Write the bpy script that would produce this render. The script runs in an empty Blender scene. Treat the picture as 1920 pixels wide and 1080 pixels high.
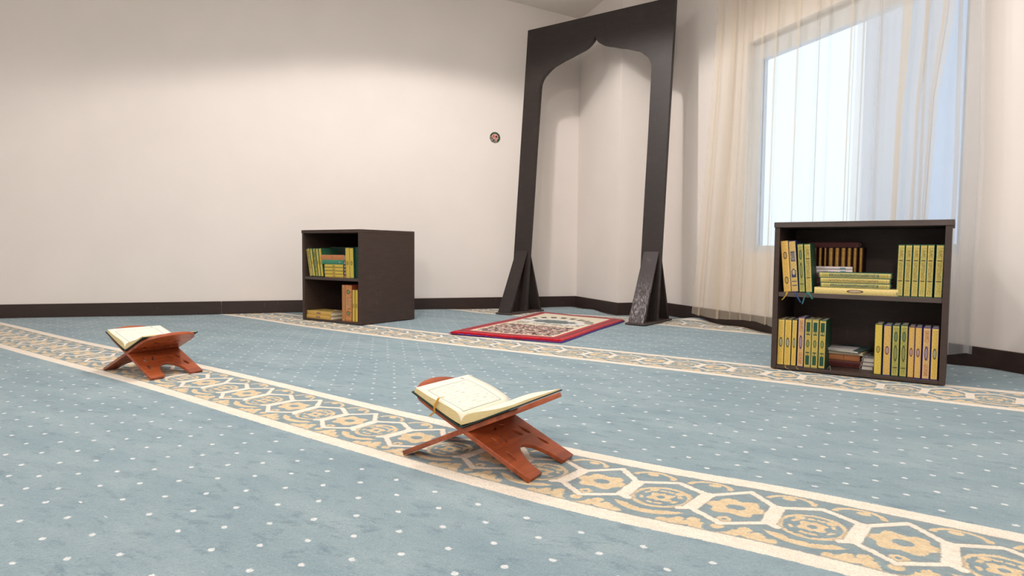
import bpy, bmesh, math, random
from mathutils import Vector, Matrix
random.seed(7)
S = bpy.context.scene
C = S.collection
R = math.radians

# ------------------------------------------------------------------ camera
cam_d = bpy.data.cameras.new('camera'); cam = bpy.data.objects.new('camera', cam_d); C.objects.link(cam)
S.camera = cam
YAW, PITCH, ROLL, FPX = 0.62758966, 0.05585967, 0.0084661, 1224.73
fw = Vector((-math.sin(YAW)*math.cos(PITCH), math.cos(YAW)*math.cos(PITCH), -math.sin(PITCH)))
rt = Vector((math.cos(YAW), math.sin(YAW), 0)); up = rt.cross(fw)
r2 = rt*math.cos(ROLL)+up*math.sin(ROLL); u2 = -rt*math.sin(ROLL)+up*math.cos(ROLL)
m = Matrix((r2, u2, -fw)).transposed().to_4x4(); m.translation = Vector((0, 0, .45))
cam.matrix_world = m
cam_d.sensor_width = 36; cam_d.lens = FPX/1920*36; cam_d.clip_start = .02

# room axes: A runs along the left wall, D along the window wall
DA = -0.61848261
DV = Vector((math.cos(DA), math.sin(DA), 0)); AV = Vector((-DV.y, DV.x, 0))
def P(u, v, z=0.0): return DV*u + AV*v + Vector((0, 0, z))
def ceil_z(v): return 2.325 + .115*(2.22-v)

# ------------------------------------------------------------------ world + lights + exposure
S.view_settings.view_transform = 'Standard'; S.view_settings.look = 'None'
S.view_settings.exposure = -0.10; S.view_settings.gamma = 1; S.view_settings.use_curve_mapping = False
W = bpy.data.worlds.new('daylight'); S.world = W; W.use_nodes = True
bg = W.node_tree.nodes['Background']; bg.inputs[0].default_value = (.76, .88, 1, 1); bg.inputs[1].default_value = 1.8

def lamp(name, loc, power, col, radius, angle, blend, aim=(0, 0, -1)):
    d = bpy.data.lights.new(name, 'SPOT'); d.energy = power; d.color = col; d.shadow_soft_size = radius
    d.spot_size = R(angle); d.spot_blend = blend
    o = bpy.data.objects.new(name, d); C.objects.link(o); o.location = loc
    o.rotation_euler = Vector(aim).to_track_quat('-Z', 'Y').to_euler()
    return o
WARM = (1, .935, .89)
lamp('downlight_or_fill', (-1.4, .9, 2.53), 56, WARM, .07, 155, .12)
lamp('downlight_or_fill', (-2.15, 2.45, 2.42), 82, WARM, .05, 147, .16)
pd = bpy.data.lights.new('ambient_fill', 'POINT'); pd.energy = 112; pd.color = WARM; pd.shadow_soft_size = .14  # added fill behind the camera, lifts upper walls and ceiling; no known pendant
po = bpy.data.objects.new('ambient_fill', pd); C.objects.link(po); po.location = (.6, -2.0, 2.4)
lamp('downlight_or_fill', (-2.2, -1.6, 2.8), 60, WARM, .12, 154, .12)  # added fill for the left part of the wall, not a known fixture
lamp('downlight_or_fill', (.9, .6, 2.55), 14, WARM, .12, 168, .3)  # added fill for the wall beside the wide bookcase, not a known fixture
def panel(loc, sx, sy, power, col):  # added soft area fill to brighten floor and right wall, no real ceiling panels
    d = bpy.data.lights.new('overhead_fill', 'AREA'); d.shape = 'RECTANGLE'; d.size = sx; d.size_y = sy; d.energy = power; d.color = col
    o = bpy.data.objects.new('overhead_fill', d); C.objects.link(o); o.location = loc; o.rotation_euler = (0, 0, DA)
panel((-2.0, 1.9, 2.48), .6, 1.8, 34, (1, .98, .96))
panel((-.4, 1.5, 2.5), .6, 1.8, 22, (1, .98, .96))
panel((.7, 1.7, 2.35), .6, 1.8, 24, (1, .98, .96))

# ------------------------------------------------------------------ node maths
class NT:
    def __init__(s, name):
        s.m = bpy.data.materials.new(name); s.m.use_nodes = True
        s.t = s.m.node_tree; s.n = s.t.nodes; s.l = s.t.links
        s.b = s.n['Principled BSDF']; s.out = s.n['Material Output']
    def math(s, op, *a, clamp=False):
        n = s.n.new('ShaderNodeMath'); n.operation = op; n.use_clamp = clamp
        for i, x in enumerate(a): s.put(n.inputs[i], x)
        return V(s, n.outputs[0])
    def put(s, sock, x):
        if isinstance(x, V): s.l.new(x.s, sock)
        elif isinstance(x, bpy.types.NodeSocket): s.l.new(x, sock)
        else: sock.default_value = x
    def coord(s, kind='Object', uvname=None):
        n = s.n.new('ShaderNodeTexCoord'); sp = s.n.new('ShaderNodeSeparateXYZ'); s.l.new(n.outputs[kind], sp.inputs[0])
        return n.outputs[kind], V(s, sp.outputs[0]), V(s, sp.outputs[1]), V(s, sp.outputs[2])
    def vec(s, x, y, z=0.0):
        n = s.n.new('ShaderNodeCombineXYZ')
        for i, q in enumerate((x, y, z)): s.put(n.inputs[i], q)
        return n.outputs[0]
    def noise(s, vec, scale, detail=3, rough=.5):
        n = s.n.new('ShaderNodeTexNoise'); s.l.new(vec, n.inputs['Vector'])
        n.inputs['Scale'].default_value = scale; n.inputs['Detail'].default_value = detail; n.inputs['Roughness'].default_value = rough
        return V(s, n.outputs['Fac'])
    def voro(s, vec, scale):
        n = s.n.new('ShaderNodeTexVoronoi'); s.l.new(vec, n.inputs['Vector']); n.inputs['Scale'].default_value = scale
        return V(s, n.outputs['Distance']), n.outputs['Color']
    def ss(s, x, a, b):          # smoothstep from a (0) to b (1)
        n = s.n.new('ShaderNodeMapRange'); n.interpolation_type = 'SMOOTHSTEP'
        s.put(n.inputs[0], x); n.inputs[1].default_value = a; n.inputs[2].default_value = b
        return V(s, n.outputs[0])
    def mix(s, f, a, b):
        n = s.n.new('ShaderNodeMix'); n.data_type = 'RGBA'
        s.put(n.inputs[0], f)
        for k, q in ((6, a), (7, b)):
            if isinstance(q, tuple): n.inputs[k].default_value = (*q[:3], 1)
            else: s.l.new(q, n.inputs[k])
        return n.outputs[2]
    def bump(s, h, strength, dist=.01):
        n = s.n.new('ShaderNodeBump'); s.put(n.inputs['Height'], h); n.inputs['Strength'].default_value = strength
        n.inputs['Distance'].default_value = dist; s.l.new(n.outputs[0], s.b.inputs['Normal'])
class V:
    def __init__(s, nt, sock): s.nt = nt; s.s = sock
    def __add__(a, b): return a.nt.math('ADD', a, b)
    __radd__ = __add__
    def __sub__(a, b): return a.nt.math('SUBTRACT', a, b)
    def __rsub__(a, b): return a.nt.math('SUBTRACT', b, a)
    def __mul__(a, b): return a.nt.math('MULTIPLY', a, b)
    __rmul__ = __mul__
    def __truediv__(a, b): return a.nt.math('DIVIDE', a, b)
    def abs(a): return a.nt.math('ABSOLUTE', a)
    def sqrt(a): return a.nt.math('SQRT', a)
    def floor(a): return a.nt.math('FLOOR', a)
    def fract(a): return a.nt.math('FRACT', a)
    def min(a, b): return a.nt.math('MINIMUM', a, b)
    def max(a, b): return a.nt.math('MAXIMUM', a, b)
    def lt(a, b): return a.nt.math('LESS_THAN', a, b)
    def gt(a, b): return a.nt.math('GREATER_THAN', a, b)
    def clamp(a): return a.nt.math('ADD', a, 0.0, clamp=True)
def hyp(a, b): return (a*a+b*b).sqrt()

def col(sr, g=None, b=None):     # sRGB 0-255 to linear
    t = (sr, g, b); return tuple(((c/255/12.92) if c/255 < .04045 else ((c/255+.055)/1.055)**2.4) for c in t)

def simple(name, c, rough=.6, var=.12, scale=20, stretch=(1, 1, 1), metal=0, spec=.5, bump=0, coat=0):
    t = NT(name); o, x, y, z = t.coord()
    v = t.vec(x*stretch[0], y*stretch[1], z*stretch[2])
    n = t.noise(v, scale, 4)
    lo = tuple(q*(1-var) for q in c); hi = tuple(min(1, q*(1+var)) for q in c)
    t.l.new(t.mix(t.ss(n, .3, .7), lo, hi), t.b.inputs['Base Color'])
    t.b.inputs['Roughness'].default_value = rough; t.b.inputs['Metallic'].default_value = metal
    t.b.inputs['Specular IOR Level'].default_value = spec
    if coat: t.b.inputs['Coat Weight'].default_value = coat
    if bump: t.bump(n, bump)
    return t.m

M = {}
M['wall'] = simple('cream_paint', col(233, 225, 219), .75, .015, 3, spec=.25)
M['ceiling'] = simple('ceiling_paint', col(236, 229, 220), .8, .01, 3, spec=.2)
M['outside'] = simple('grey_facade', col(196, 202, 214), .8, .04, .5)

def dark_wood(name, c, scratch=.0, spec=.4):
    t = NT(name); o, x, y, z = t.coord()
    g = t.noise(t.vec(x*3, y*3, z*18), 4, 5, .6)
    c1 = t.mix(t.ss(g, .25, .8), tuple(q*.88 for q in c), tuple(q*1.12 for q in c))
    sm = t.noise(o, 5, 3)
    c2 = t.mix(t.ss(sm, .55, .8)*.35, c1, tuple(q*2.1 for q in c))
    if scratch:
        sc = t.noise(t.vec(x*60, y*60, z*6), 2, 4, .7); w = t.noise(o, 4, 2)
        c2 = t.mix(t.ss(sc, .60, .70)*t.ss(w, .5, .62)*scratch, c2, col(150, 140, 135))
    t.l.new(c2, t.b.inputs['Base Color']); t.b.inputs['Roughness'].default_value = .5
    t.b.inputs['Specular IOR Level'].default_value = spec
    t.bump(g, .03)
    return t.m
M['darkwood'] = dark_wood('dark_stained_wood', col(66, 52, 46), .25)
M['archwood'] = dark_wood('black_brown_paint', col(47, 39, 37), .12)
M['base'] = dark_wood('baseboard_wood', col(52, 38, 34), .15)
M['shelfedge'] = dark_wood('worn_shelf_edge', col(80, 68, 64), .3)
def worn_wood():
    t = NT('worn_scuffed_wood'); o, x, y, z = t.coord()
    g = t.noise(t.vec(x*90, y*40, z*7), 2, 5, .7); w = t.noise(t.vec(x, y, z), 9, 3)
    low = t.ss(z, .34, .10)
    c = t.mix((t.ss(g, .46, .62)*(low*.75+t.ss(w, .55, .7)*.3)).clamp(), col(60, 52, 52), col(168, 158, 160))
    t.l.new(c, t.b.inputs['Base Color']); t.b.inputs['Roughness'].default_value = .6
    return t.m
M['worn'] = worn_wood()

# ------------------------------------------------------------------ mesh helpers
def link(name, me, mat=None, parent=None):
    o = bpy.data.objects.new(name, me); C.objects.link(o)
    if parent: o.parent = parent
    for mm in (mat if isinstance(mat, (list, tuple)) else [mat]):
        if mm: me.materials.append(mm)
    return o
def from_bm(name, bm, mat, parent=None, smooth=False):
    bmesh.ops.recalc_face_normals(bm, faces=bm.faces)
    me = bpy.data.meshes.new(name); bm.to_mesh(me); bm.free()
    if smooth:
        for p in me.polygons: p.use_smooth = True
    return link(name, me, mat, parent)
def tag(o, label, cat, group=None):
    o['label'] = label; o['category'] = cat
    if group: o['group'] = group
    return o
def empty(name, loc, rz=0, label=None, cat=None, group=None, rot=None):
    o = bpy.data.objects.new(name, None); C.objects.link(o); o.location = loc
    o.rotation_euler = rot if rot else (0, 0, rz); o.empty_display_size = .05
    if label: tag(o, label, cat, group)
    return o
def box(bm, lo, hi, bev=0):
    vs = [bm.verts.new((x, y, z)) for x in (lo[0], hi[0]) for y in (lo[1], hi[1]) for z in (lo[2], hi[2])]
    fs = [bm.faces.new([vs[i] for i in f]) for f in ((0, 1, 3, 2), (4, 6, 7, 5), (0, 4, 5, 1), (2, 3, 7, 6), (0, 2, 6, 4), (1, 5, 7, 3))]
    if bev:
        es = {e for f in fs for e in f.edges}
        bmesh.ops.bevel(bm, geom=list(es), offset=bev, segments=2, affect='EDGES', profile=.5)
    return vs
def prism(bm, pts, ext):
    a = [bm.verts.new(p) for p in pts]; b = [bm.verts.new(Vector(p)+Vector(ext)) for p in pts]
    bm.faces.new(a); bm.faces.new(b[::-1])
    n = len(pts)
    for i in range(n): bm.faces.new((a[i], a[(i+1) % n], b[(i+1) % n], b[i]))
def struct(name, bm, mat):
    o = from_bm(name, bm, mat); o['kind'] = 'structure'; return o

# ------------------------------------------------------------------ room shell
UA, VB, UC, VD = -4.93, 2.22, -4.2, 2.58
UR, VK = 2.6, -3.4
T = .12
def wall_poly(name, pts, ext):
    bm = bmesh.new(); prism(bm, pts, ext); return struct(name, bm, M['wall'])
z0 = -.03
wall_poly('wall_left', [P(UA, VK, z0), P(UA, VB, z0), P(UA, VB, ceil_z(VB)), P(UA, VK, ceil_z(VK))], -DV*T)
# corner pilaster: wall_corner faces the room, wall_return joins it to the window wall
wall_poly('wall_corner', [P(UA-T, VB, z0), P(UC, VB, z0), P(UC, VB, ceil_z(VB)), P(UA-T, VB, ceil_z(VB))], AV*T)
wall_poly('wall_return', [P(UC, VB+T, z0), P(UC, VD+T, z0), P(UC, VD+T, ceil_z(VB)-.02), P(UC, VB+T, ceil_z(VB)-.02)], -DV*T)
WU0, WU1, WZ0, WZ1 = -3.305, -1.95, .457, 1.697
bm = bmesh.new(); zt = ceil_z(VD)
for a, b, c, d in ((UC, WU0, z0, zt), (WU1, UR+T, z0, zt), (WU0, WU1, z0, WZ0), (WU0, WU1, WZ1, zt)):
    prism(bm, [P(a, VD, c), P(b, VD, c), P(b, VD, d), P(a, VD, d)], AV*T)
struct('wall_right', bm, M['wall'])
wall_poly('wall_front', [P(UR, VK, z0), P(UR, VD, z0), P(UR, VD, ceil_z(VD)), P(UR, VK, ceil_z(VK))], DV*T)
wall_poly('wall_back', [P(UA-T, VK, z0), P(UR+T, VK, z0), P(UR+T, VK, ceil_z(VK)), P(UA-T, VK, ceil_z(VK))], -AV*T)
bm = bmesh.new()
va, vb = VK-T, VD+T
prism(bm, [P(UA-T, va, ceil_z(va)), P(UR+T, va, ceil_z(va)), P(UR+T, vb, ceil_z(vb)), P(UA-T, vb, ceil_z(vb))], (0, 0, .1))
struct('ceiling', bm, M['ceiling'])
bm = bmesh.new()
prism(bm, [P(UA-T, va, -.012), P(UR+T, va, -.012), P(UR+T, vb, -.012), P(UA-T, vb, -.012)], (0, 0, -.1))
struct('floor', bm, simple('concrete_slab', col(150, 145, 140), .9))
# baseboards
BH, BT = .088, .014
def bboard(name, segs):
    bm = bmesh.new()
    for (a, b, n) in segs:
        prism(bm, [a, b, b+n*BT, a+n*BT], (0, 0, BH))
    bmesh.ops.bevel(bm, geom=[e for e in bm.edges if abs(e.verts[0].co.z-BH) < 1e-5 and abs(e.verts[1].co.z-BH) < 1e-5], offset=.002, segments=1, affect='EDGES')
    o = struct(name, bm, M['base']); return o
L0, L1, L2 = P(UA, VK), P(UA, -.47), P(UA, VB-BT)
bboard('baseboard_left', [(L0, P(UA, -2.4), DV), (P(UA, -2.397), P(UA, -.47), DV), (P(UA, -.467), P(UA, .45), DV), (P(UA, .453), L2, DV)])
bboard('baseboard_corner', [(P(UA, VB), P(UC+BT, VB), -AV)])
bboard('baseboard_return', [(P(UC, VB), P(UC, VD-BT), DV)])
bboard('baseboard_right', [(P(UC, VD), P(-2.2, VD), -AV), (P(-2.197, VD), P(UR, VD), -AV)])

# window
win = empty('window_1', P((WU0+WU1)/2, VD+.05, WZ0)); win['kind'] = 'structure'
M['frame'] = simple('white_window_frame', col(205, 212, 220), .5, .03)
def upart(name, bm, mat):
    o = from_bm(name, bm, mat, win); o.matrix_parent_inverse = Matrix.Translation(-win.location); return o
bm = bmesh.new(); GU0, GU1, GZ0, GZ1 = WU0+.058, WU1-.05, WZ0+.04, WZ1-.105
for a, b, c, d in ((WU0, GU0, WZ0, WZ1), (GU1, WU1, WZ0, WZ1), (GU0, GU1, WZ0, GZ0), (GU0, GU1, GZ1, WZ1)):
    prism(bm, [P(a, VD+.05, c), P(b, VD+.05, c), P(b, VD+.05, d), P(a, VD+.05, d)], AV*.05)
upart('window_frame', bm, M['frame'])
t = NT('window_glass'); tr = t.n.new('ShaderNodeBsdfTransparent'); gl = t.n.new('ShaderNodeBsdfGlossy'); gl.inputs['Roughness'].default_value = .02
tr.inputs[0].default_value = (.93, .96, .98, 1)
mx = t.n.new('ShaderNodeMixShader'); mx.inputs[0].default_value = .06
t.l.new(tr.outputs[0], mx.inputs[1]); t.l.new(gl.outputs[0], mx.inputs[2]); t.l.new(mx.outputs[0], t.out.inputs[0])
bm = bmesh.new(); prism(bm, [P(GU0, VD+.07, GZ0), P(GU1, VD+.07, GZ0), P(GU1, VD+.07, GZ1), P(GU0, VD+.07, GZ1)], AV*.006)
upart('window_pane', bm, t.m)
# building outside, seen through the right half of the window
bm = bmesh.new(); prism(bm, [P(-8.55, 9, -3), P(4, 9, -3), P(4, 9, 9), P(-8.55, 9, 9)], AV*4)
o = from_bm('neighbouring_building', bm, M['outside']); tag(o, 'pale bluish building hazy behind the curtained window', 'building')

# ------------------------------------------------------------------ curtains (sheer fabric, pleated, folds overlap)
def sheer(name, c, opac):
    t = NT(name); o, x, y, z = t.coord()
    w = t.noise(t.vec(x*2, y*2, z*.3), 3, 2)
    tr = t.n.new('ShaderNodeBsdfTransparent'); tl = t.n.new('ShaderNodeBsdfTranslucent'); df = t.n.new('ShaderNodeBsdfDiffuse')
    for n in (tl, df): n.inputs[0].default_value = (*c, 1)
    tr.inputs[0].default_value = (.99, .985, .97, 1)
    m1 = t.n.new('ShaderNodeMixShader'); m1.inputs[0].default_value = .5
    t.l.new(tl.outputs[0], m1.inputs[1]); t.l.new(df.outputs[0], m1.inputs[2])
    m2 = t.n.new('ShaderNodeMixShader'); t.put(m2.inputs[0], w*.12+(opac-.06))
    t.l.new(tr.outputs[0], m2.inputs[1]); t.l.new(m1.outputs[0], m2.inputs[2]); t.l.new(m2.outputs[0], t.out.inputs[0])
    return t.m
def curtain(name, left, right, v0, folds, zt, zb, mat, label, seed):
    """left/right: [(z,u)...] edges; folds: [(s, width)] where the cloth doubles back"""
    rnd = random.Random(seed)
    def ed(tab, z):
        tab = sorted(tab)
        if z <= tab[0][0]: return tab[0][1]
        for (a, ua), (b, ub) in zip(tab, tab[1:]):
            if z <= b:
                k = (z-a)/(b-a); return ua+(ub-ua)*k
        return tab[-1][1]
    path = []; s = 0.0; runs = []
    for fs, fwid in sorted(folds)+[(1.0, 0)]:
        n = max(2, int((fs-s)/.014))
        for i in range(n): 
            q = s+(fs-s)*i/n; path.append((q, .006*math.sin(q*41+seed)+.004*math.sin(q*23)+.010*max(0, 1-i/3)*(s > 0)))
        b0 = path[-1][1] if path else 0
        if fwid:      # forward run overshoots, a narrow strip runs back behind it, the cloth goes on
            e = fs+fwid
            path += [(fs+fwid*.5, b0-.005), (e, b0-.009)]; runs.append(path)
            runs.append([(e, b0-.009), (e-fwid*.5, b0+.001), (fs, b0+.008)])
            path = [(fs, b0+.008), (fs+fwid*.5, b0+.010), (e+.0001, .010)]
            s = e
        else: path.append((1.0, 0)); runs.append(path)
    NZ = 46
    verts = []; faces = []; l0, r0 = ed(left, 2.0), ed(right, 2.0)
    for path in runs:
        off = len(verts); n = len(path)
        for j in range(NZ+1):
            k = j/NZ; z = zt+(zb-zt)*k
            ul, ur = ed(left, z), ed(right, z)
            for q, dv in path:
                amp = .5+.8*k
                hem = .010*math.sin(q*19+seed) if j == NZ else 0
                qq = q+.003*math.sin(z*1.7+q*9)*(1-k)
                verts.append(P(l0+(r0-l0)*qq+(ul-l0)*(1-qq)**5+(ur-r0)*max(0, qq)**6, v0+dv*amp, z+hem))
        for j in range(NZ):
            for i in range(n-1):
                faces.append((off+j*n+i, off+j*n+i+1, off+(j+1)*n+i+1, off+(j+1)*n+i))
    me = bpy.data.meshes.new(name); me.from_pydata(verts, [], faces); me.update()
    for p in me.polygons: p.use_smooth = True
    o = link(name, me, mat)
    tag(o, label, 'curtain'); return o
curtain('sheer_curtain', [(2.26, -3.41), (1.98, -3.432), (1.4, -3.48), (.6, -3.57), (.063, -3.635)],
        [(2.26, -1.86), (1.39, -1.915), (1.09, -1.968), (.64, -1.99), (.06, -2.02)], 2.455,
        [(.022, .020), (.098, .024), (.150, .012), (.204, .010), (.255, .018), (.317, .021), (.423, .019), (.516, .007), (.559, .006), (.643, .017), (.748, .008), (.835, .035), (.895, .021), (.955, .02)],
        ceil_z(2.455)-.01, .058, sheer('beige_sheer', col(242, 229, 211), .35), 'wide beige sheer curtain over the bright left part of the window', 3)
curtain('sheer_curtain', [(2.26, -2.43), (.06, -2.46)], [(2.26, -1.86), (1.42, -1.838), (.8, -1.814), (.05, -1.826)], 2.51,
        [(.04, .04), (.22, .05), (.40, .04), (.58, .05), (.83, .05), (.92, .05)],
        ceil_z(2.51)-.01, .055, sheer('ivory_sheer', col(230, 230, 232), .40), 'narrow ivory sheer curtain at the window edge behind the wide bookcase', 8)

# ------------------------------------------------------------------ carpet
def fcurve_node(t, x, x0, x1, pts, lo, hi):
    n = t.n.new('ShaderNodeFloatCurve'); c = n.mapping.curves[0]
    pp = [((a-x0)/(x1-x0), (b-lo)/(hi-lo)) for a, b in pts]
    c.points[0].location = pp[0]; c.points[-1].location = pp[-1]
    for q in pp[1:-1]: c.points.new(*q)
    n.mapping.update()
    t.put(n.inputs['Value'], ((x-x0)/(x1-x0)).clamp())
    return V(t, n.outputs[0])*(hi-lo)+lo
def seg(t, u, v, a, b):
    bx, by = b[0]-a[0], b[1]-a[1]; bb = bx*bx+by*by
    px, py = u-a[0], v-a[1]
    h = t.math('DIVIDE', px*bx+py*by, bb, clamp=True)
    return hyp(px-h*bx, py-h*by)
def carpet_mat():
    t = NT('blue_patterned_carpet'); o, x, y, z = t.coord()
    fz = t.noise(o, 260, 2); fz2 = t.noise(o, 60, 2)
    c1 = fcurve_node(t, x, -6, 2, [(-6, 1.19), (-4.8, 1.19), (-3.5, 1.17), (-2.3, 1.160), (-1.6, 1.140), (-1.2, 1.127), (-.7, 1.117), (-.17, 1.158), (.2, 1.163), (2, 1.16)], 1.0, 1.3)
    c2 = fcurve_node(t, x, -6, 2, [(-6, 2.64), (-4.1, 2.61), (-3.0, 2.52), (-2.3, 2.515), (-1.5, 2.515), (-.6, 2.545), (.1, 2.55), (2, 2.55)], 2.4, 2.7)
    c3 = fcurve_node(t, x, -6, 2, [(-6, 3.9), (-3.4, 3.93), (-2.8, 3.86), (-2.2, 3.92), (-1.63, 4.0), (-1.2, 3.93), (-.9, 3.92), (2, 3.9)], 3.7, 4.1)
    s1 = y.gt(1.85); s2 = y.gt(3.22); s0 = y.lt(.47)
    c = c1 + s1*(c2-c1) + s2*(c3-c2) - s0*1.38
    v = y-c + (fz2-.5)*.006 + (fz-.5)*.006
    xx = x+(fz2-.5)*.004+(fz-.5)*.004
    PER = .253
    u = (((xx+.594)/PER+.5).fract()-.5).abs()*PER
    hw = .163
    av = v.abs()
    E = .0016
    def le(d, r): return t.ss(d, r+E, r-E)
    band = le((av-(hw-.021)).abs(), .0205)
    inside = le(av, hw-.043)
    # cream lattice
    segs = [((0, .097), (.058, .040), .0065), ((.058, .040), (.1265, .078), .0065), ((.060, .040), (.064, -.035), .0125),
            ((.064, -.038), (0, -.082), .0060), ((.064, -.038), (.080, -.048), .007)]
    d = None
    for a, b, r in segs:
        q = seg(t, u, v, a, b)-r
        d = q if d is None else d.min(q)
    cream = le(d, 0.0)
    lattice_rim = le(d, .0045)  # grey contrast outline around the cream lattice
    # gold ornaments
    ub = u-.1265; aub = ub.abs()
    rb = hyp(ub, v+.014)
    g = (rb-.0495).abs()-.0042                                        # ring between the medallions
    pb = t.math('ARCTAN2', v+.014, ub)
    g = g.min((rb-t.math('COSINE', pb*5.0)*.004-.0215).max((rb-.0075)*-1.0))
    g = g.min(((rb-.033).abs()-.0035).max(t.math('COSINE', pb*7.0)*-.01+.002))
    g = g.min(hyp(aub-.024, v-.016)-.0085)
    fl = hyp(u*.80, v-.004)
    pa = t.math('ARCTAN2', v-.004, u*.80)
    lobe = t.math('COSINE', pa*6.0)*.005
    g = g.min((fl-lobe-.0375).max((fl-.0125)*-1.0))
    g = g.min((hyp(u, v+.060)-.013).max((hyp(u, v+.060)-.0045)*-1.0))
    # paired half-ovals under the top line
    g = g.min(((hyp(u-.072, (v-.084)*1.35)-.038).abs()-.0052).max(.084-v))
    g = g.min(hyp(u-.066, (v-.099)*1.4)-.012)
    # curl under each medallion with leaves running off both sides
    rc_ = hyp(u, v+.096)
    g = g.min(((rc_-.034).abs()-.0105).max(v+.094))
    g = g.min(rc_-.0105)
    g = g.min(hyp(u-.041, v+.088)-.011)
    g = g.min(seg(t, u, v, (.036, -.100), (.066, -.114))-.0095)
    g = g.min(seg(t, u, v, (.062, -.096), (.074, -.116))-.0085)
    g = g.min(hyp(u-.086, v+.112)-.0095)
    g = g.min(((hyp(ub, v+.020)-.072).abs()-.0082).max(v+.070))
    g = g+(fz2-.5)*.007+(fz-.5)*.004
    gold = le(g, 0.0)
    # dots in the plain field
    vd = v-.2
    DY, DX = .0537, .1035
    row = (vd/DY+.5).floor()
    xs = ((x+y*.12+.504)/DX+row*.5+.5).fract()-.5
    dd = hyp(xs*(DX*.8), vd-row*DY)
    field = av.gt(hw+.018)
    dots = t.ss(dd+(fz-.5)*.003, .0058, .0036)*field*.9
    # colours
    nap = t.noise(t.vec(x*1.0+y*.6, y*2.6-x*.4, 0.0), 2.6, 6, .62)
    nap2 = t.noise(t.vec(x*1.6+y*.5, y*3.4-x*.3, 0.0), 9, 6, .72)
    blue = t.mix(t.ss(nap, .30, .72), col(129, 154, 165), col(153, 173, 180))
    blue = t.mix(t.ss(nap2, .52, .66)*.62, blue, col(104, 131, 145))
    blue = t.mix(t.ss(nap2, .44, .28)*.30, blue, col(164, 181, 185))
    nap3 = t.noise(t.vec(x*1.3+y*1.1, y*3.2-x*1.6, 2.0), 5.5, 5, .7); nap4 = t.noise(o, 1.3, 2)
    blue = t.mix(t.ss(nap3, .56, .66)*t.ss(nap4, .42, .58)*.55, blue, col(96, 124, 138))
    inner = t.mix(t.ss(nap2, .3, .7), col(122, 143, 151), col(143, 162, 167))
    creamc = t.mix(t.ss(nap2, .3, .7), col(246, 231, 212), col(253, 240, 224))
    goldc = t.mix(t.ss(fz2, .3, .7), col(226, 198, 154), col(238, 212, 170))
    cc = t.mix(inside, blue, inner)
    cc = t.mix(gold*inside, cc, goldc)
    cc = t.mix(lattice_rim*inside*.45, cc, col(150, 145, 135))
    cc = t.mix(cream*inside, cc, creamc)
    edge = le((av-(hw-.043)).abs(), .003)
    cc = t.mix(band, cc, creamc)
    cc = t.mix(edge*.5, cc, col(158, 150, 138))
    cc = t.mix(dots, cc, col(236, 238, 238))
    fine = t.noise(o, 300, 3)
    cc = t.mix(t.ss(fine, .60, .38)*.18, cc, col(90, 105, 112))
    t.l.new(cc, t.b.inputs['Base Color']); t.b.inputs['Roughness'].default_value = 1; t.b.inputs['Specular IOR Level'].default_value = .05
    t.b.inputs['Sheen Weight'].default_value = .25; t.b.inputs['Sheen Roughness'].default_value = .6
    t.bump(fine*.6+fz*.4+nap2*2.2, .7, .008)
    return t.m
M['carpet'] = carpet_mat()
def carpet_height(p):
    x, y = p.x, p.y
    h = .0015*math.sin(x*3.1+y*2.3)+.0012*math.sin(y*7.1-x*2)
    def bumpy(cx, cy, r, a, el=1.0):
        d = ((x-cx)**2+((y-cy)*el)**2)/r/r; return a*math.exp(-d)
    h += bumpy(-2.45, 4.32, .14, .018) + bumpy(-1.55, 4.20, .12, .022) 
    h += bumpy(-3.3, 3.55, .2, .008)+bumpy(-.02, 3.05, .14, .016)+bumpy(.3, 2.95, .2, .015)+bumpy(-1.2, 3.95, .14, .012)
    return max(-.004, h)
bm = bmesh.new()
ds = .035
us = [UA+.006]; 
while us[-1] < UR-.05: us.append(us[-1]+ds)
vs_ = [VK+.01]
while vs_[-1] < VD-.05: vs_.append(vs_[-1]+ds)
grid = {}
for i, uu in enumerate(us):
    for j, vv in enumerate(vs_):
        if vv > VB-.016 and uu < UC+.016: 
            continue
        p = P(uu, vv); p.z = carpet_height(p)
        e = min(uu-UA, (VD if uu > UC else VB)-vv)
        grid[i, j] = bm.verts.new(p)
for (i, j) in list(grid):
    q = [grid.get(k) for k in ((i, j), (i+1, j), (i+1, j+1), (i, j+1))]
    if all(q): bm.faces.new(q)
bmesh.ops.recalc_face_normals(bm, faces=bm.faces)
if sum(f.normal.z for f in bm.faces) < 0: bmesh.ops.reverse_faces(bm, faces=bm.faces)
g = bmesh.ops.extrude_face_region(bm, geom=[f for f in bm.faces])
nv = [e for e in g['geom'] if isinstance(e, bmesh.types.BMVert)]
for v_ in nv: v_.co.z = -.0115
o = from_bm('carpet', bm, M['carpet'], smooth=False)
for p in o.data.polygons: p.use_smooth = abs(p.normal.z) > .5
tag(o, 'blue fitted carpet with white dots and cream arabesque stripes across the floor', 'carpet')

# ------------------------------------------------------------------ arch (free-standing prayer niche frame)
AY, AT, AX = 3.88, .093, -2.255
arch = empty('prayer_arch', (AX, AY, .003), 0, 'tall dark brown wooden arch frame standing in the room corner', 'arch')
half_o, H_o = .574, 2.09
right = [(.002, 1.935), (.012, 1.912), (.035, 1.888), (.065, 1.868), (.094, 1.857), (.137, 1.845), (.176, 1.832), (.244, 1.813), (.296, 1.795), (.330, 1.782),
         (.360, 1.763), (.385, 1.742), (.408, 1.722), (.424, 1.698), (.434, 1.670), (.437, 1.635), (.441, 1.2), (.441, .728), (.444, .0)]
inner = [(-a, b) for a, b in right[::-1]]+right
def slab(bm, outline, th):
    """outline in (u, height); sheared back with height"""
    prism(bm, [(a, AT*b, b) for a, b in outline], (0, th, 0))
bm = bmesh.new()
th = .035
L = [(-half_o, 0), (-half_o, H_o), (0, H_o)]
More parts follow.
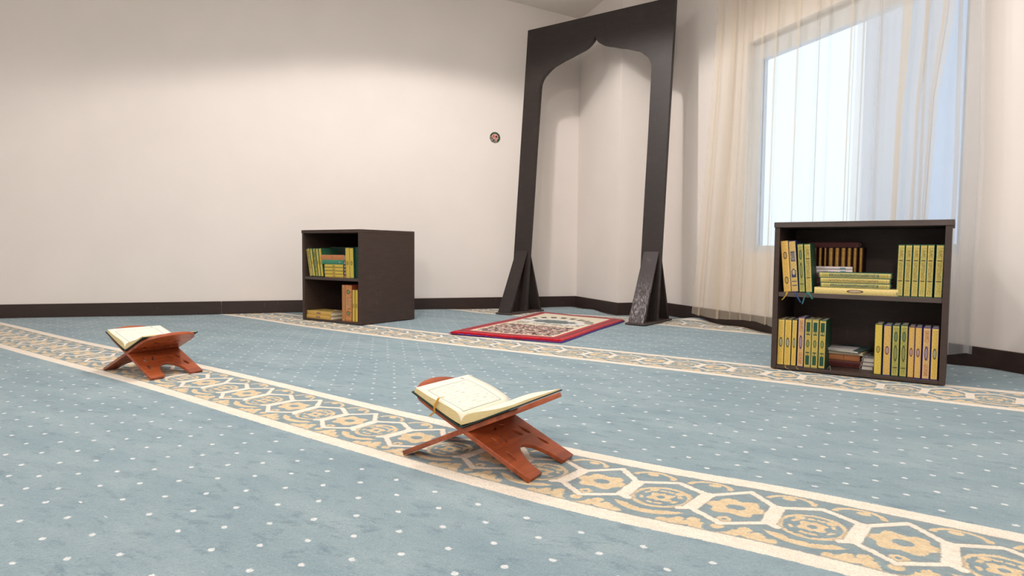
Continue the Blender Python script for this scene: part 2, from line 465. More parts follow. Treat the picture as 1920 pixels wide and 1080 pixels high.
# split into strips so the concave outline stays clean
lo = [p for p in inner if p[0] <= 0]; ro = [p for p in inner if p[0] >= 0]
def strip(pairs):
    for (i0, o0), (i1, o1) in zip(pairs, pairs[1:]):
        vsf = [bm.verts.new((a, AT*b, b)) for a, b in (i0, i1, o1, o0)]
        vsb = [bm.verts.new((a, AT*b+th, b)) for a, b in (i0, i1, o1, o0)]
        bm.faces.new(vsf); bm.faces.new(vsb[::-1])
        bm.faces.new((vsf[0], vsf[1], vsb[1], vsb[0])); bm.faces.new((vsf[2], vsf[3], vsb[3], vsb[2]))
prs = [((.0, 1.940), (0, H_o))]
for (a, b) in right:
    if b > 1.74: prs.append(((a, b), (a*half_o/.385 if a < .385 else half_o, H_o)))
k = [p for p in right if p[1] <= 1.7421]
strip([((a, b), (o_, h_)) for ((a, b), (o_, h_)) in prs])
strip([(k[0], (half_o, H_o))]+[((a, b), (half_o, b if b < 1.6 else H_o-(1.742-b)*(H_o-1.6)/.142)) for a, b in k[1:]])
strip([((-a, b), (-o_, h_)) for ((a, b), (o_, h_)) in prs][::-1])
strip(([(( -k[0][0], k[0][1]), (-half_o, H_o))]+[((-a, b), (-half_o, b if b < 1.6 else H_o-(1.742-b)*(H_o-1.6)/.142)) for a, b in k[1:]])[::-1])
bmesh.ops.remove_doubles(bm, verts=bm.verts, dist=1e-4)
fr = from_bm('arch_frame', bm, M['archwood'], arch)
for s, cx, matf in ((-1, -.505, M['archwood']), (1, .512, M['worn'])):
    wd = .052
    def plank(z_top, y_bot, y_top_off, name, mat):
        bm = bmesh.new(); tk = .022
        ytop = AT*z_top+y_top_off; sg = -1 if y_bot < 0 else 1
        prism(bm, [(cx-wd, y_bot, .012), (cx-wd, ytop, z_top), (cx-wd, ytop-sg*tk*.2, z_top+.0), (cx-wd, y_bot-sg*.03, .012)], (wd*2, 0, 0))
        bmesh.ops.bevel(bm, geom=list(bm.edges), offset=.002, segments=1, affect='EDGES')
        return from_bm(name, bm, mat, arch)
    plank(.455, -.175, 0.0, 'brace', matf if s > 0 else M['archwood'])
    plank(.455, .235, th, 'brace', M['archwood'])
    bm = bmesh.new(); box(bm, (cx-.065, -.185, .0), (cx+.068, .245, .012), .002)
    from_bm('base_plate', bm, M['shelfedge'], arch)
    bm = bmesh.new(); prism(bm, [(cx-.012, -.06, .012), (cx-.012, .02, .34), (cx-.012, .05, .34), (cx-.012, .13, .012)], (.024, 0, 0))
    from_bm('inner_gusset', bm, M['archwood'], arch)

# ------------------------------------------------------------------ books
_mats = {}
def cover_mat(c):
    if c not in _mats: _mats[c] = simple('book_cloth', col(*c), .55, .12, 60)
    return _mats[c]
def page_mat():
    t = NT('page_edges'); o, x, y, z = t.coord()
    n = t.noise(t.vec(x*600, y*8, z*8), 1, 2)
    t.l.new(t.mix(n, col(205, 196, 178), col(240, 233, 218)), t.b.inputs['Base Color']); t.b.inputs['Roughness'].default_value = .8
    return t.m
M['pages'] = page_mat()
GOLD, GOLD2 = (214, 180, 92), (168, 132, 52)
def spine_mat(key, base, dark, asp, feats):
    """gilded spine; feats: list of (kind, args) drawn in spine coordinates"""
    if key in _mats: return _mats[key]
    t = NT('gilded_spine'); o, x, y, z = t.coord('UV')
    yy = y*asp
    n = t.noise(t.vec(x*1.0, yy, 0.0), 5.5, 5, .7); vd, vc = t.voro(t.vec(x, yy, 0.0), 5.0)
    c = t.mix(t.ss(n, .42, .62), col(*base), col(*dark))
    c = t.mix(t.ss(n, .60, .70)*.5, c, col(235, 214, 140))
    X = (x-.5).abs()
    for kind, a in feats:
        if kind == 'border':   # thin inner line
            q = (X-.40).abs().min(((y-.5).abs()-.475).abs()*asp)
            c = t.mix(t.ss(q, .05, .02)*.75, c, col(*a))
        elif kind == 'cart':   # cartouche: centre, half-height, fill, outline
            y0, hh, fill, line = a
            d = hyp((x-.5)/.30, (y-y0)/hh)
            c = t.mix(t.ss(d, 1.08, .98), c, col(*line)); c = t.mix(t.ss(d, .80, .70)*.85, c, col(*fill))
            sq = t.noise(t.vec(x*1.0, yy, 3.0), 14, 3)
            c = t.mix(t.ss(d, .8, .7)*t.ss(sq, .52, .60)*.7, c, col(*line))
        elif kind == 'bar':    # dark line across
            c = t.mix(t.ss((y-a[0]).abs()*asp, .09, .05)*t.ss(X, .40, .36), c, col(*a[1]))
        elif kind == 'block':  # coloured block y0..y1
            y0, y1, f = a
            inb = t.ss(y, y0-.006, y0+.006)*t.ss(y, y1+.006, y1-.006)*t.ss(X, .36, .33)
            c = t.mix(inb, c, col(*f))
        elif kind == 'diamonds':
            y0, f = a
            d = (X-.17).abs()*1.0/.13+(y-y0).abs()*asp/.30
            c = t.mix(t.ss(d, 1.1, .9), c, col(*f))
        elif kind == 'scrawl':
            y0, y1, f = a
            sq = t.noise(t.vec(x*1.0, yy*.8, 7.0), 7, 3, .6)
            inb = y.gt(y0)*y.lt(y1)*X.lt(.33)
            c = t.mix(t.ss((sq-.5).abs(), .035, .018)*inb, c, col(*f))
    t.l.new(c, t.b.inputs['Base Color']); t.b.inputs['Roughness'].default_value = .42; t.b.inputs['Metallic'].default_value = .25
    t.bump(n, .15, .002)
    _mats[key] = t.m; return t.m
DK = (66, 52, 40); GRN = (28, 92, 74); OLV = (132, 132, 70); BLU = (44, 58, 116)
def style(name):
    D_ = {
     'plain': lambda: spine_mat('plain', (222, 188, 88), (190, 152, 60), 8, [('border', (240, 220, 140)), ('cart', (.5, .105, (176, 176, 150), (86, 82, 50)))]),
     'plainb': lambda: spine_mat('plainb', (222, 184, 104), (192, 150, 74), 8, [('cart', (.5, .085, (190, 160, 150), (92, 50, 48)))]),
     'rosy': lambda: spine_mat('rosy', (214, 176, 118), (182, 142, 88), 8, [('border', (232, 206, 150)), ('cart', (.5, .14, (168, 146, 160), (78, 60, 84))), ('scrawl', (.72, .95, (150, 60, 50))), ('scrawl', (.05, .28, (150, 60, 50)))]),
     'dense': lambda: spine_mat('dense', (204, 180, 92), (138, 132, 70), 8, [('border', (228, 210, 130)), ('bar', (.70, DK)), ('bar', (.30, DK)), ('scrawl', (.33, .67, (100, 96, 56))), ('scrawl', (.75, .9, (110, 90, 50)))]),
     'denseg': lambda: spine_mat('denseg', (178, 168, 84), (112, 122, 66), 8, [('border', (216, 204, 120)), ('cart', (.78, .10, (110, 130, 96), (80, 84, 48))), ('cart', (.45, .16, (150, 148, 80), (84, 88, 50))), ('bar', (.16, DK))]),
     'green': lambda: spine_mat('green', (206, 178, 86), (150, 140, 66), 8, [('block', (.68, .955, (30, 78, 58))), ('block', (.045, .32, (30, 78, 58))), ('diamonds', (.73, (206, 180, 90))), ('diamonds', (.27, (206, 180, 90))), ('cart', (.5, .08, (140, 150, 84), (90, 92, 50))), ('border', (220, 200, 120))]),
     'label': lambda: spine_mat('label', (214, 184, 110), (176, 146, 84), 8, [('block', (.60, .80, (50, 58, 100))), ('block', (.28, .42, (50, 58, 100))), ('cart', (.38, .07, (220, 200, 140), (48, 50, 90))), ('scrawl', (.62, .78, (214, 196, 140))), ('bar', (.2, (60, 60, 100))), ('bar', (.12, (60, 60, 100)))]),
     'tall': lambda: spine_mat('tall', (222, 180, 92), (196, 150, 70), 9, [('cart', (.72, .07, (200, 160, 90), DK)), ('cart', (.22, .07, (206, 170, 90), DK)), ('border', (236, 204, 130))]),
     'brown': lambda: spine_mat('brown', (214, 168, 76), (150, 106, 46), 6, [('border', (214, 180, 90)), ('bar', (.12, (60, 34, 20)))]),
     'pale': lambda: spine_mat('pale', (230, 208, 140), (212, 186, 108), 10, [('cart', (.5, .10, (206, 178, 150), (96, 72, 50)))]),
     'greengold': lambda: spine_mat('greengold', (196, 176, 92), (120, 124, 70), 9, [('block', (.14, .84, (70, 96, 78))), ('scrawl', (.15, .83, (206, 186, 104))), ('border', (220, 206, 130))]),
     'goldbox': lambda: spine_mat('goldbox', (208, 184, 104), (150, 138, 76), 9, [('scrawl', (.12, .85, (96, 70, 60))), ('border', (226, 208, 132))]),
     'red': lambda: spine_mat('red', (222, 180, 110), (190, 120, 76), 4, [('scrawl', (.04, .96, (176, 60, 50))), ('block', (.36, .66, (212, 168, 120))), ('scrawl', (.33, .68, (140, 26, 40))), ('cart', (.82, .06, (90, 170, 120), (150, 50, 40))), ('cart', (.22, .06, (90, 170, 120), (150, 50, 40))), ('border', (150, 50, 40))]),
     'redthin': lambda: spine_mat('redthin', (214, 170, 104), (176, 100, 70), 8, [('scrawl', (.05, .95, (150, 40, 44)))]),
     'yellow': lambda: spine_mat('yellow', (220, 196, 88), (196, 168, 66), 8, [('cart', (.5, .07, (190, 170, 80), (120, 96, 40)))]),
     'orange': lambda: spine_mat('orange', (206, 140, 92), (190, 116, 70), 5, [('bar', (.5, (170, 96, 60)))]),
     'teal': lambda: spine_mat('teal', (72, 150, 118), (50, 120, 92), 5, [('cart', (.85, .06, (150, 190, 160), (50, 100, 80)))]),
     'dgreen': lambda: spine_mat('dgreen', (14, 66, 52), (10, 54, 42), 5, []),
     'white': lambda: spine_mat('white', (226, 214, 214), (212, 198, 200), 9, [('block', (.72, .86, (110, 150, 160)))]),
     'wine': lambda: spine_mat('wine', (92, 26, 32), (70, 18, 24), 9, [('border', (140, 80, 60))]),
    }
    return D_[name]()
def add_uv_quad_panel(name, W_, H_, mat, parent, y=-.0008, inset=.0016, round_=.0):
    me = bpy.data.meshes.new(name); n = 7; vs = []; fs = []; uv = []
    hw = W_/2-inset
    for i in range(n):
        a = i/(n-1); xx = -hw+2*hw*a; yy = y-round_*(1-(2*a-1)**2)
        vs += [(xx, yy, .003), (xx, yy, H_-.003)]
    back = len(vs)
    vs += [(-hw, y+.0015, .003), (hw, y+.0015, .003), (hw, y+.0015, H_-.003), (-hw, y+.0015, H_-.003)]
    for i in range(n-1):
        fs.append((2*i, 2*i+2, 2*i+3, 2*i+1)); uv.append([(i/(n-1), 0), ((i+1)/(n-1), 0), ((i+1)/(n-1), 1), (i/(n-1), 1)])
    b = back
    fs += [(b, b+3, b+2, b+1), (0, 1, b+3, b), (2*n-2, b+1, b+2, 2*n-1)]; uv += [[(0, 0)]*4]*3
    me.from_pydata(vs, [], fs); L_ = me.uv_layers.new(name='UVMap'); k = 0
    for f, q in zip(me.polygons, uv):
        for c in range(4): L_.data[f.loop_start+c].uv = q[c]
    me.update(); return link(name, me, mat, parent)
def make_book(W_, H_, D_, cover, sty, ribbon=None, round_=.0012, name='book'):
    r = empty(name, (0, 0, 0))
    bm = bmesh.new(); tk = .0022
    rr = round_
    outline = [(-W_/2, D_), (-W_/2, .002)]+[(-W_/2+W_*i/6, -rr*(1-(2*i/6-1)**2)) for i in range(7)]+[(W_/2, .002), (W_/2, D_), (W_/2-tk, D_), (W_/2-tk, .004), (-W_/2+tk, .004), (-W_/2+tk, D_)]
    prism(bm, [(a, b, 0) for a, b in outline], (0, 0, H_))
    from_bm('cover', bm, cover_mat(cover), r)
    bm = bmesh.new(); box(bm, (-W_/2+tk, .004, .003), (W_/2-tk, D_-.004, H_-.003))
    from_bm('page_block', bm, M['pages'], r)
    add_uv_quad_panel('spine_panel', W_, H_, style(sty), r, y=-.0006, round_=rr)
    if ribbon:
        rc, pts, wd = ribbon
        bm = bmesh.new(); pv = None
        for (a, b, c) in pts:
            q = (bm.verts.new((a-wd/2, b, c)), bm.verts.new((a+wd/2, b+.0006, c)))
            if pv: bm.faces.new((pv[0], pv[1], q[1], q[0]))
            pv = q
        bmesh.ops.solidify(bm, geom=bm.faces[:], thickness=.0006)
        from_bm('ribbon_bookmark', bm, cover_mat(rc), r)
    return r
def place(r, frame, lx, ly, lz, label, group=None, lean=0, lying=False, yaw=0, cat='book'):
    """frame: Matrix of the bookcase; local x right, y back, z up"""
    if lying: rot = Matrix.Rotation(yaw, 4, 'Z') @ Matrix.Rotation(R(90), 4, 'Y')
    else: rot = Matrix.Rotation(yaw, 4, 'Z') @ Matrix.Rotation(lean, 4, 'Y')
    mm = frame @ Matrix.Translation((lx, ly, lz)) @ rot
    r.location = mm.to_translation(); r.rotation_euler = mm.to_euler()
    tag(r, label, cat, group); return r

# ------------------------------------------------------------------ bookcases
def bookcase(name, org, rz, w, h, d, shelf_z, top_over, label):
    r = empty(name, org, rz, label, 'bookcase'); t = .019
    def pt(n, lo, hi, mat=M['darkwood']):
        bm = bmesh.new(); box(bm, lo, hi, .0012); return from_bm(n, bm, mat, r)
    pt('side_panel', (0, 0, 0), (t, d, h-.02)); pt('side_panel', (w-t, 0, 0), (w, d, h-.02))
    pt('top_panel', (-top_over*.3, -.004, h-.02), (w+top_over, d, h), M['shelfedge'] if top_over else M['darkwood'])
    pt('bottom_panel', (t, .002, 0), (w-t, d-.008, .012))
    pt('shelf', (t, .004, shelf_z-.017), (w-t, d-.008, shelf_z), M['shelfedge'])
    pt('back_panel', (t, d-.008, 0), (w-t, d, h-.02))
    return Matrix.Translation(org) @ Matrix.Rotation(rz, 4, 'Z')
FR = bookcase('bookcase', (-.668, 2.650, 0.004), R(1.7), .570, .567, .31, .298, .007, 'wide dark brown two-shelf bookcase full of books in front of the curtain')
FL = bookcase('bookcase', (-3.533, 2.588, 0.004), R(1.83), .532, .570, .469, .276, 0, 'deep dark brown two-shelf bookcase standing against the plain cream wall')
Hb, Db = .184, .135
# wide bookcase, upper shelf
SZ = .298
g1 = 'books leaning at the left of the upper shelf of the wide bookcase'
ul = [(.046, .026, .197, 'tall', (196, 160, 84), 'tallest plain gold spine at the left end of the upper shelf, wide bookcase', ((216, 178, 50), [(.0, .0, .003), (.0, -.010, -.002), (-.004, -.0125, -.012), (-.012, -.0125, -.022), (-.020, -.0125, -.030)], .006), -5.2),
      (.073, .026, .198, 'label', (40, 46, 84), 'dark blue book with round gold label, wide bookcase upper shelf', ((60, 90, 150), [(.004, .0, .003), (.002, -.010, -.002), (.010, -.0125, -.018), (.020, -.0125, -.040)], .006), -5.0),
      (.099, .021, .186, 'denseg', (40, 70, 52), 'green and gold book right of the blue labelled one, upper shelf', ((70, 140, 140), [(.024, .0, .003), (.020, -.010, -.003), (.010, -.0125, -.014), (.000, -.0125, -.044)], .005), -4.2),
      (.123, .023, .186, 'dense', (34, 84, 62), 'green-edged gold book, last of the leaning group on the upper shelf', ((60, 160, 140), [(.0, .0, .003), (.0, -.010, -.003), (.008, -.0125, -.012), (.012, -.0125, -.024)], .006), -4.0)]
for lx, w_, h_, st, cv, lab, rb, ln in ul:
    b = make_book(w_, h_, .103, cv, st, rb); place(b, FR, lx+.005, .012, SZ+.0015, lab, g1, lean=R(ln))
ur = [.423, .4455, .468, .490, .511, .5375]
nm = ['first', 'second', 'third', 'fourth', 'fifth', 'last']
for i, lx in enumerate(ur):
    w_ = .0205 if i != 5 else .023
    b = make_book(w_, .184, Db, (30, 84, 58), 'dense')
    place(b, FR, lx, .014, SZ, '%s from the left of six upright green and gold books, upper shelf right' % nm[i], 'green and gold set at the right of the upper shelf', lean=R(.4))
# lying stack in front
stk = [(.146, .024, .274, 'pale', (214, 190, 120), 'long pale gold book at the bottom of the lying stack, upper shelf', ((60, 160, 140), [(.0, .0, .268), (-.0, -.012, .270), (.012, -.0145, .272), (.030, -.0145, .270)], .007)),
       (.166, .0185, .230, 'greengold', (44, 84, 60), 'green lying book just above the long pale one, upper shelf', None),
       (.164, .0185, .231, 'goldbox', (44, 84, 60), 'gold lying book in the middle of the stack, upper shelf', None),
       (.160, .0195, .238, 'greengold', (60, 104, 84), 'green and gold lying book on top of the stack, upper shelf', None)]
zz = SZ
for lx, w_, h_, st, cv, lab, rb in stk:
    b = make_book(w_, h_, .10, cv, st, rb); place(b, FR, lx, .010, zz+w_/2, lab, 'books lying in a stack on the upper shelf of the wide bookcase', lying=True); zz += w_
# behind: a lying pile carrying small books
zz = SZ
for i, (lx, w_, h_, st, cv, lab) in enumerate([(.115, .044, .17, 'wine', (60, 60, 70), 'grey lying book at the bottom of the rear pile, upper shelf'),
        (.118, .030, .16, 'wine', (110, 34, 40), 'wine red lying book under the white ones, upper shelf'),
        (.114, .0125, .146, 'white', (222, 208, 208), 'lower thin white book lying behind the gold stack, upper shelf'),
        (.112, .0125, .147, 'white', (226, 214, 214), 'upper thin white book lying behind the gold stack, upper shelf')]):
    b = make_book(w_, h_, .045, cv, st); place(b, FR, lx, .118, zz+w_/2, lab, lying=True); zz += w_+.0004
for i, (lx, w_) in enumerate([(.118, .014), (.1375, .015), (.156, .013), (.1755, .021), (.198, .020), (.220, .020), (.241, .018), (.261, .017), (.2815, .016)]):
    b = make_book(w_, .175, .10, (64, 28, 26), 'brown', round_=.004)
    place(b, FR, lx, .167, SZ, '%s from the left of nine small brown-gold books at the back, upper shelf' % ['first', 'second', 'third', 'fourth', 'fifth', 'sixth', 'seventh', 'eighth', 'last'][i], 'small brown and gold books at the back of the upper shelf')
b = make_book(.020, .18, .10, (62, 18, 34), 'wine'); place(b, FR, .094, .170, SZ+.175+.0102, 'dark maroon book lying on top of the small brown-gold books', lying=True)
for i in range(3):
    b = make_book(.035, .09, .04, [(34, 70, 120), (60, 60, 64), (150, 140, 140)][i], 'wine')
    b2 = place(b, FR, .022, .17, SZ+.0178+.0355*i, ['blue book hidden at the bottom left corner of the upper shelf', 'dark book above the hidden blue one, upper shelf left', 'greyish book above the hidden dark one, upper shelf left'][i], lying=True)
# wide bookcase, lower shelf
LZ = .012
ll = [(.0135, .0245, .181, 'plain', (90, 76, 40)), (.0385, .0245, .181, 'plain', (90, 76, 40)), (.0615, .0185, .181, 'plain', (60, 70, 40)),
      (.0855, .0225, .191, 'rosy', (70, 60, 120)), (.1105, .0225, .185, 'green', (150, 144, 90)), (.135, .0225, .185, 'green', (150, 144, 90)), (.1605, .0235, .185, 'green', (40, 74, 54))]
lab = ['first gold book at the left end of the lower shelf, wide bookcase', 'second gold book from the left on the lower shelf, wide bookcase', 'thin gold-green third book on the lower shelf, wide bookcase',
       'taller gold book with purple edge and violet cartouche, lower shelf left', 'leftmost of three green-ended gold books, lower shelf', 'middle one of three green-ended gold books, lower shelf', 'rightmost of three green-ended gold books, lower shelf']
for i, ((lx, w_, h_, st, cv), lb) in enumerate(zip(ll, lab)):
    rb = None
    if i == 1: rb = ((214, 190, 110), [(-.004, .0, .002), (-.004, -.012, -.004), (.004, -.020, -.008), (.014, -.024, -.010)], .003)
    if i == 3: rb = ((206, 180, 90), [(-.012, .0, .002), (-.010, -.012, -.004), (.0, -.020, -.008), (.012, -.018, -.008)], .003)
    if i == 6: rb = ((150, 160, 150), [(.012, .004, .002), (.022, -.004, .004), (.030, -.004, .016), (.034, -.008, -.002)], .002)
    b = make_book(w_, h_, Db, cv, st, rb); place(b, FR, lx+.0185, .012, LZ+.001, lb, 'upright books at the left of the lower shelf of the wide bookcase', lean=R(.3))
lr = [(.363, .024, .184, 'yellow', (70, 78, 34), 'yellow-gold book with olive cover, first of the lower right row'),
      (.391, .024, .182, 'plainb', (46, 70, 130), 'gold book with bright blue cover, second of the lower right row'),
      (.417, .0225, .184, 'denseg', (24, 66, 48), 'green-gold book right of the blue one, lower right row'),
      (.442, .0225, .186, 'denseg', (22, 60, 44), 'second of the two green-gold books, lower right row'),
      (.465, .0195, .182, 'plainb', (70, 26, 60), 'narrow gold book with maroon edge, lower right row'),
      (.4855, .0205, .182, 'plainb', (60, 40, 110), 'gold book with pink cartouche right of the narrow one, lower right row'),
      (.510, .0225, .182, 'rosy', (66, 48, 120), 'gold book with large grey-violet cartouche, lower right row'),
      (.5345, .0215, .182, 'plain', (60, 50, 112), 'last gold book at the right end of the lower right row')]
for i, (lx, w_, h_, st, cv, lb) in enumerate(lr):
    rb = ((70, 60, 150), [(.0, .0, .002), (.0, -.012, -.002), (.010, -.015, -.005)], .004) if i == 5 else None
    b = make_book(w_, h_, Db, cv, st, rb); place(b, FR, lx+.0015, .012, LZ+.0005, lb, 'upright books at the right of the lower shelf of the wide bookcase', lean=R(-.2))
# loose papers and notebooks between the two rows
def flat_item(name, lx, ly, lz, w_, d_, h_, yaw, colr, lb, cat, pages=True, spiral=False):
    r = empty(name, (0, 0, 0))
    bm = bmesh.new(); box(bm, (0, 0, 0), (w_, d_, max(.0012, h_*.12))); box(bm, (0, 0, h_*.86), (w_, d_, h_))
    from_bm('cover', bm, cover_mat(colr), r)
    if pages:
        bm = bmesh.new(); box(bm, (.001, .001, h_*.12), (w_-.003, d_-.002, h_*.86)); from_bm('page_block', bm, M['pages'], r)
    if spiral:
        bm = bmesh.new()
        for k in range(10):
            mt = Matrix.Translation((.006, d_*(k+.5)/10, h_/2)) @ Matrix.Rotation(R(90), 4, 'X')
            seg_n = 10
            ring = []
            for a in range(seg_n):
                an = 2*math.pi*a/seg_n
                c0 = mt @ Vector((math.cos(an)*h_*.75, math.sin(an)*h_*.75, 0)); c1 = mt @ Vector((math.cos(an)*h_*.9, math.sin(an)*h_*.9, 0))
                c2 = c1+Vector((0, .0015, 0)); c3 = c0+Vector((0, .0015, 0))
                ring.append([bm.verts.new(q) for q in (c0, c1, c2, c3)])
            for a in range(seg_n):
                A_, B_ = ring[a], ring[(a+1) % seg_n]
                for q in range(4): bm.faces.new((A_[q], B_[q], B_[(q+1) % 4], A_[(q+1) % 4]))
        from_bm('spiral_binding', bm, M['metal'], r)
    mm = FR @ Matrix.Translation((lx, ly, lz)) @ Matrix.Rotation(R(yaw), 4, 'Z')
    r.location = mm.to_translation(); r.rotation_euler = mm.to_euler(); tag(r, lb, cat); return r
M['metal'] = simple('wire', col(180, 178, 182), .3, .1, 40, metal=.8)
b = make_book(.026, .125, .14, (46, 36, 30), 'wine'); place(b, FR, .186, .115, .0125+.013, 'dark book at the bottom of the loose pile, lower shelf', lying=True)
b = make_book(.026, .112, .14, (140, 84, 40), 'orange'); place(b, FR, .186, .110, .0387+.013, 'brown book in the loose pile between the lower rows', lying=True)
flat_item('book', .176, .095, .0646, .135, .17, .013, -4, (214, 186, 140), 'thick cream-paged softcover book on the loose pile, lower shelf', 'book')
flat_item('magazine', .182, .080, .0778, .118, .19, .006, -12, (70, 92, 88), 'grey-green magazine lying slanted on the loose pile, lower shelf', 'magazine')
flat_item('leaflet', .176, .075, .0840, .105, .10, .0035, -6, (196, 190, 192), 'pale leaflet on top of the grey-green magazine, lower shelf', 'leaflet')
for i in range(3):
    flat_item('notebook', .305+.002*i, .095+.004*i, .0122+.0148*i, .040, .16, .0145, 3-3*i, [(150, 146, 150), (120, 112, 118), (176, 172, 176)][i],
              ['silver spiral notebook at the bottom beside the lower right row', 'darker spiral notebook, middle of three beside the lower right row', 'pale spiral notebook on top beside the lower right row'][i], 'notebook', spiral=True)

# deep bookcase, upper shelf
SZ = .276
lean = [(.053, .030, 'dense', 'first'), (.0800, .020, 'yellow', 'second'), (.106, .022, 'denseg', 'third'), (.1315, .021, 'yellow', 'fourth'), (.157, .022, 'yellow', 'fifth')]
for i, (lx, w_, st, n_) in enumerate(lean):
    h_ = .178
    b = make_book(w_, h_, .13, (40, 96, 70), st)
    place(b, FL, lx+.017, .016, SZ+.003, '%s from the left of five gold-spined books leaning left, deep bookcase' % n_, 'books leaning left on the upper shelf of the deep bookcase', lean=R(-11.5+i*1.0))
b = make_book(.030, .190, .20, (10, 60, 46), 'dgreen'); place(b, FL, .040, .20, SZ, 'large dark green book standing sideways at the back, deep bookcase', yaw=R(-62))
zz = SZ
for i, (lx, w_, h_, st, cv, lb) in enumerate([
        (.197, .0205, .172, 'yellow', (150, 60, 40), 'bottom one of four yellow-gold lying books, deep bookcase'),
        (.193, .0205, .174, 'yellow', (90, 60, 40), 'second from bottom of four yellow-gold lying books, deep bookcase'),
        (.192, .0205, .175, 'yellow', (90, 60, 40), 'third from bottom of four yellow-gold lying books, deep bookcase'),
        (.192, .0205, .175, 'yellow', (90, 60, 40), 'top one of four yellow-gold lying books, deep bookcase'),
        (.170, .027, .195, 'teal', (50, 130, 100), 'green lying book under the orange one, deep bookcase'),
        (.158, .030, .212, 'orange', (206, 140, 92), 'orange lying book on top of the stack, deep bookcase')]):
    b = make_book(w_, h_, .12, cv, st); place(b, FL, lx+.004, .014, zz+w_/2, lb, 'stack of lying books on the upper shelf of the deep bookcase', lying=True); zz += w_
for i, (lx, w_) in enumerate([(.408, .034), (.4435, .034)]):
    b = make_book(w_, .184, .13, [(150, 130, 60), (14, 70, 54)][i], 'yellow')
    place(b, FL, lx, .016, SZ, ['left one of two thick gold upright books right of the stack, deep bookcase', 'right one of two thick gold upright books with dark green cover, deep bookcase'][i], 'thick upright books on the upper shelf of the deep bookcase', lean=R(-2))
b = make_book(.030, .188, .14, (10, 60, 46), 'dgreen'); place(b, FL, .483, .022, SZ, 'dark green upright book against the right side panel, deep bookcase')
# lower shelf
zz = .012
for i in range(2):
    b = make_book(.0235, .235, .14, [(196, 158, 70), (200, 170, 90)][i], 'plainb')
    place(b, FL, .022, .014+.004*i, zz+.0235/2, ['lower gold book lying on the bottom of the deep bookcase', 'upper gold book lying on the bottom of the deep bookcase'][i], 'two gold books lying on the bottom shelf of the deep bookcase', lying=True, yaw=R(-2)); zz += .0238
for i, (lx, w_, h_, st, cv, lb) in enumerate([(.368, .026, .222, 'redthin', (150, 90, 60), 'thin red and gold tall book left of the green-medallion one, deep bookcase'),
        (.4125, .060, .222, 'red', (150, 70, 40), 'thick red and gold tall book with green medallions, deep bookcase'),
        (.458, .023, .197, 'yellow', (120, 60, 36), 'left one of two shorter gold books beside the red one, deep bookcase'),
        (.483, .023, .197, 'yellow', (110, 70, 36), 'right one of two shorter gold books at the side panel, deep bookcase')]):
    b = make_book(w_, h_, .16, cv, st); place(b, FL, lx, .014, .0125, lb, None)
bm = bmesh.new()
nn = 6; rows_ = []
for i in range(nn):
    rows_.append([bm.verts.new((.03*i/(nn-1), .02*j, .002+.003*math.sin(i*2.2+j))) for j in range(3)])
for i in range(nn-1):
    for j in range(2): bm.faces.new((rows_[i][j], rows_[i+1][j], rows_[i+1][j+1], rows_[i][j+1]))
bmesh.ops.solidify(bm, geom=bm.faces[:], thickness=.0008)
o = from_bm('paper_scrap', bm, cover_mat((214, 200, 196))); mm = FL @ Matrix.Translation((.225, .05, .0635)); o.location = mm.to_translation(); o.rotation_euler = mm.to_euler()
tag(o, 'crumpled pale paper scrap on the lying gold books, deep bookcase', 'paper')

# ------------------------------------------------------------------ prayer mat
def mat_material():
    t = NT('prayer_mat_pile'); o, x, y, z = t.coord('UV')
    n0 = t.noise(t.vec(x*.68, y*1.2, 0.0), 90, 2)
    X = (x-.5).abs()*.70; Y = (y-.5).abs()*1.2
    e = (.35-X).min(.6-Y)+(n0-.5)*.006                      # distance from the rim in metres
    vd, vc = t.voro(t.vec(x*.7, y*1.2, 0.0), 42); n1 = t.noise(t.vec(x*.7, y*1.2, 0.0), 34, 3, .6); n2 = t.noise(t.vec(x*.7, y*1.2, 5.0), 22, 4, .7)
    red = t.mix(t.ss(n1, .35, .65), col(166, 12, 30), col(196, 28, 44))
    dred = col(104, 4, 18)
    c = t.mix(t.ss((e-.040).abs(), .017, .012)*.85, red, dred)
    cream = t.mix(n1, col(214, 202, 176), col(232, 224, 202))
    fld = t.ss(e, .078, .084)
    # field
    f = cream
    low = t.ss(y, .42, .40)*t.ss(e, .095, .10)
    fl = t.mix(t.ss(n1, .47, .53), col(112, 16, 38), col(214, 196, 174)); fl = t.mix(t.ss(n2, .52, .56), fl, col(52, 40, 46)); fl = t.mix(t.ss(vd, .22, .16), fl, col(226, 210, 190))
    f = t.mix(low, f, fl)
    mid = t.ss((y-.50).abs(), .07, .05)*t.ss(e, .10, .12)
    f = t.mix(mid*t.ss(n2, .46, .56)*.8, f, col(96, 92, 84)); f = t.mix(mid*t.ss(n1, .58, .62)*.8, f, col(150, 50, 60))
    d = hyp((x-.5)/.24, (y-.60)/.085)+(n2-.5)*1.6
    f = t.mix(t.ss(d, 1.5, 1.3)*.6, f, col(224, 226, 232)); f = t.mix(t.ss(d, 1.0, .8), f, t.mix(n1, col(70, 84, 84), col(110, 122, 118)))
    rr = hyp((x-.5)/.34, (y-.60)/.20); an = t.math('ARCTAN2', (y-.60)*1.7, (x-.5)*1.0)
    tick = ((an*3.2).fract()-.5).abs().lt(.28)
    f = t.mix(t.ss((rr-1.0).abs(), .16, .10)*tick*y.gt(.62), f, col(58, 34, 36))
    c = t.mix(fld, c, f)
    t.l.new(c, t.b.inputs['Base Color']); t.b.inputs['Roughness'].default_value = 1; t.b.inputs['Specular IOR Level'].default_value = .05
    t.b.inputs['Sheen Weight'].default_value = .2
    t.bump(n0, .5, .004); return t.m
mq = [Vector((-2.335, 2.655, 0)), Vector((-1.680, 2.735, 0)), Vector((-1.892, 3.850, 0)), Vector((-2.585, 3.925, 0))]
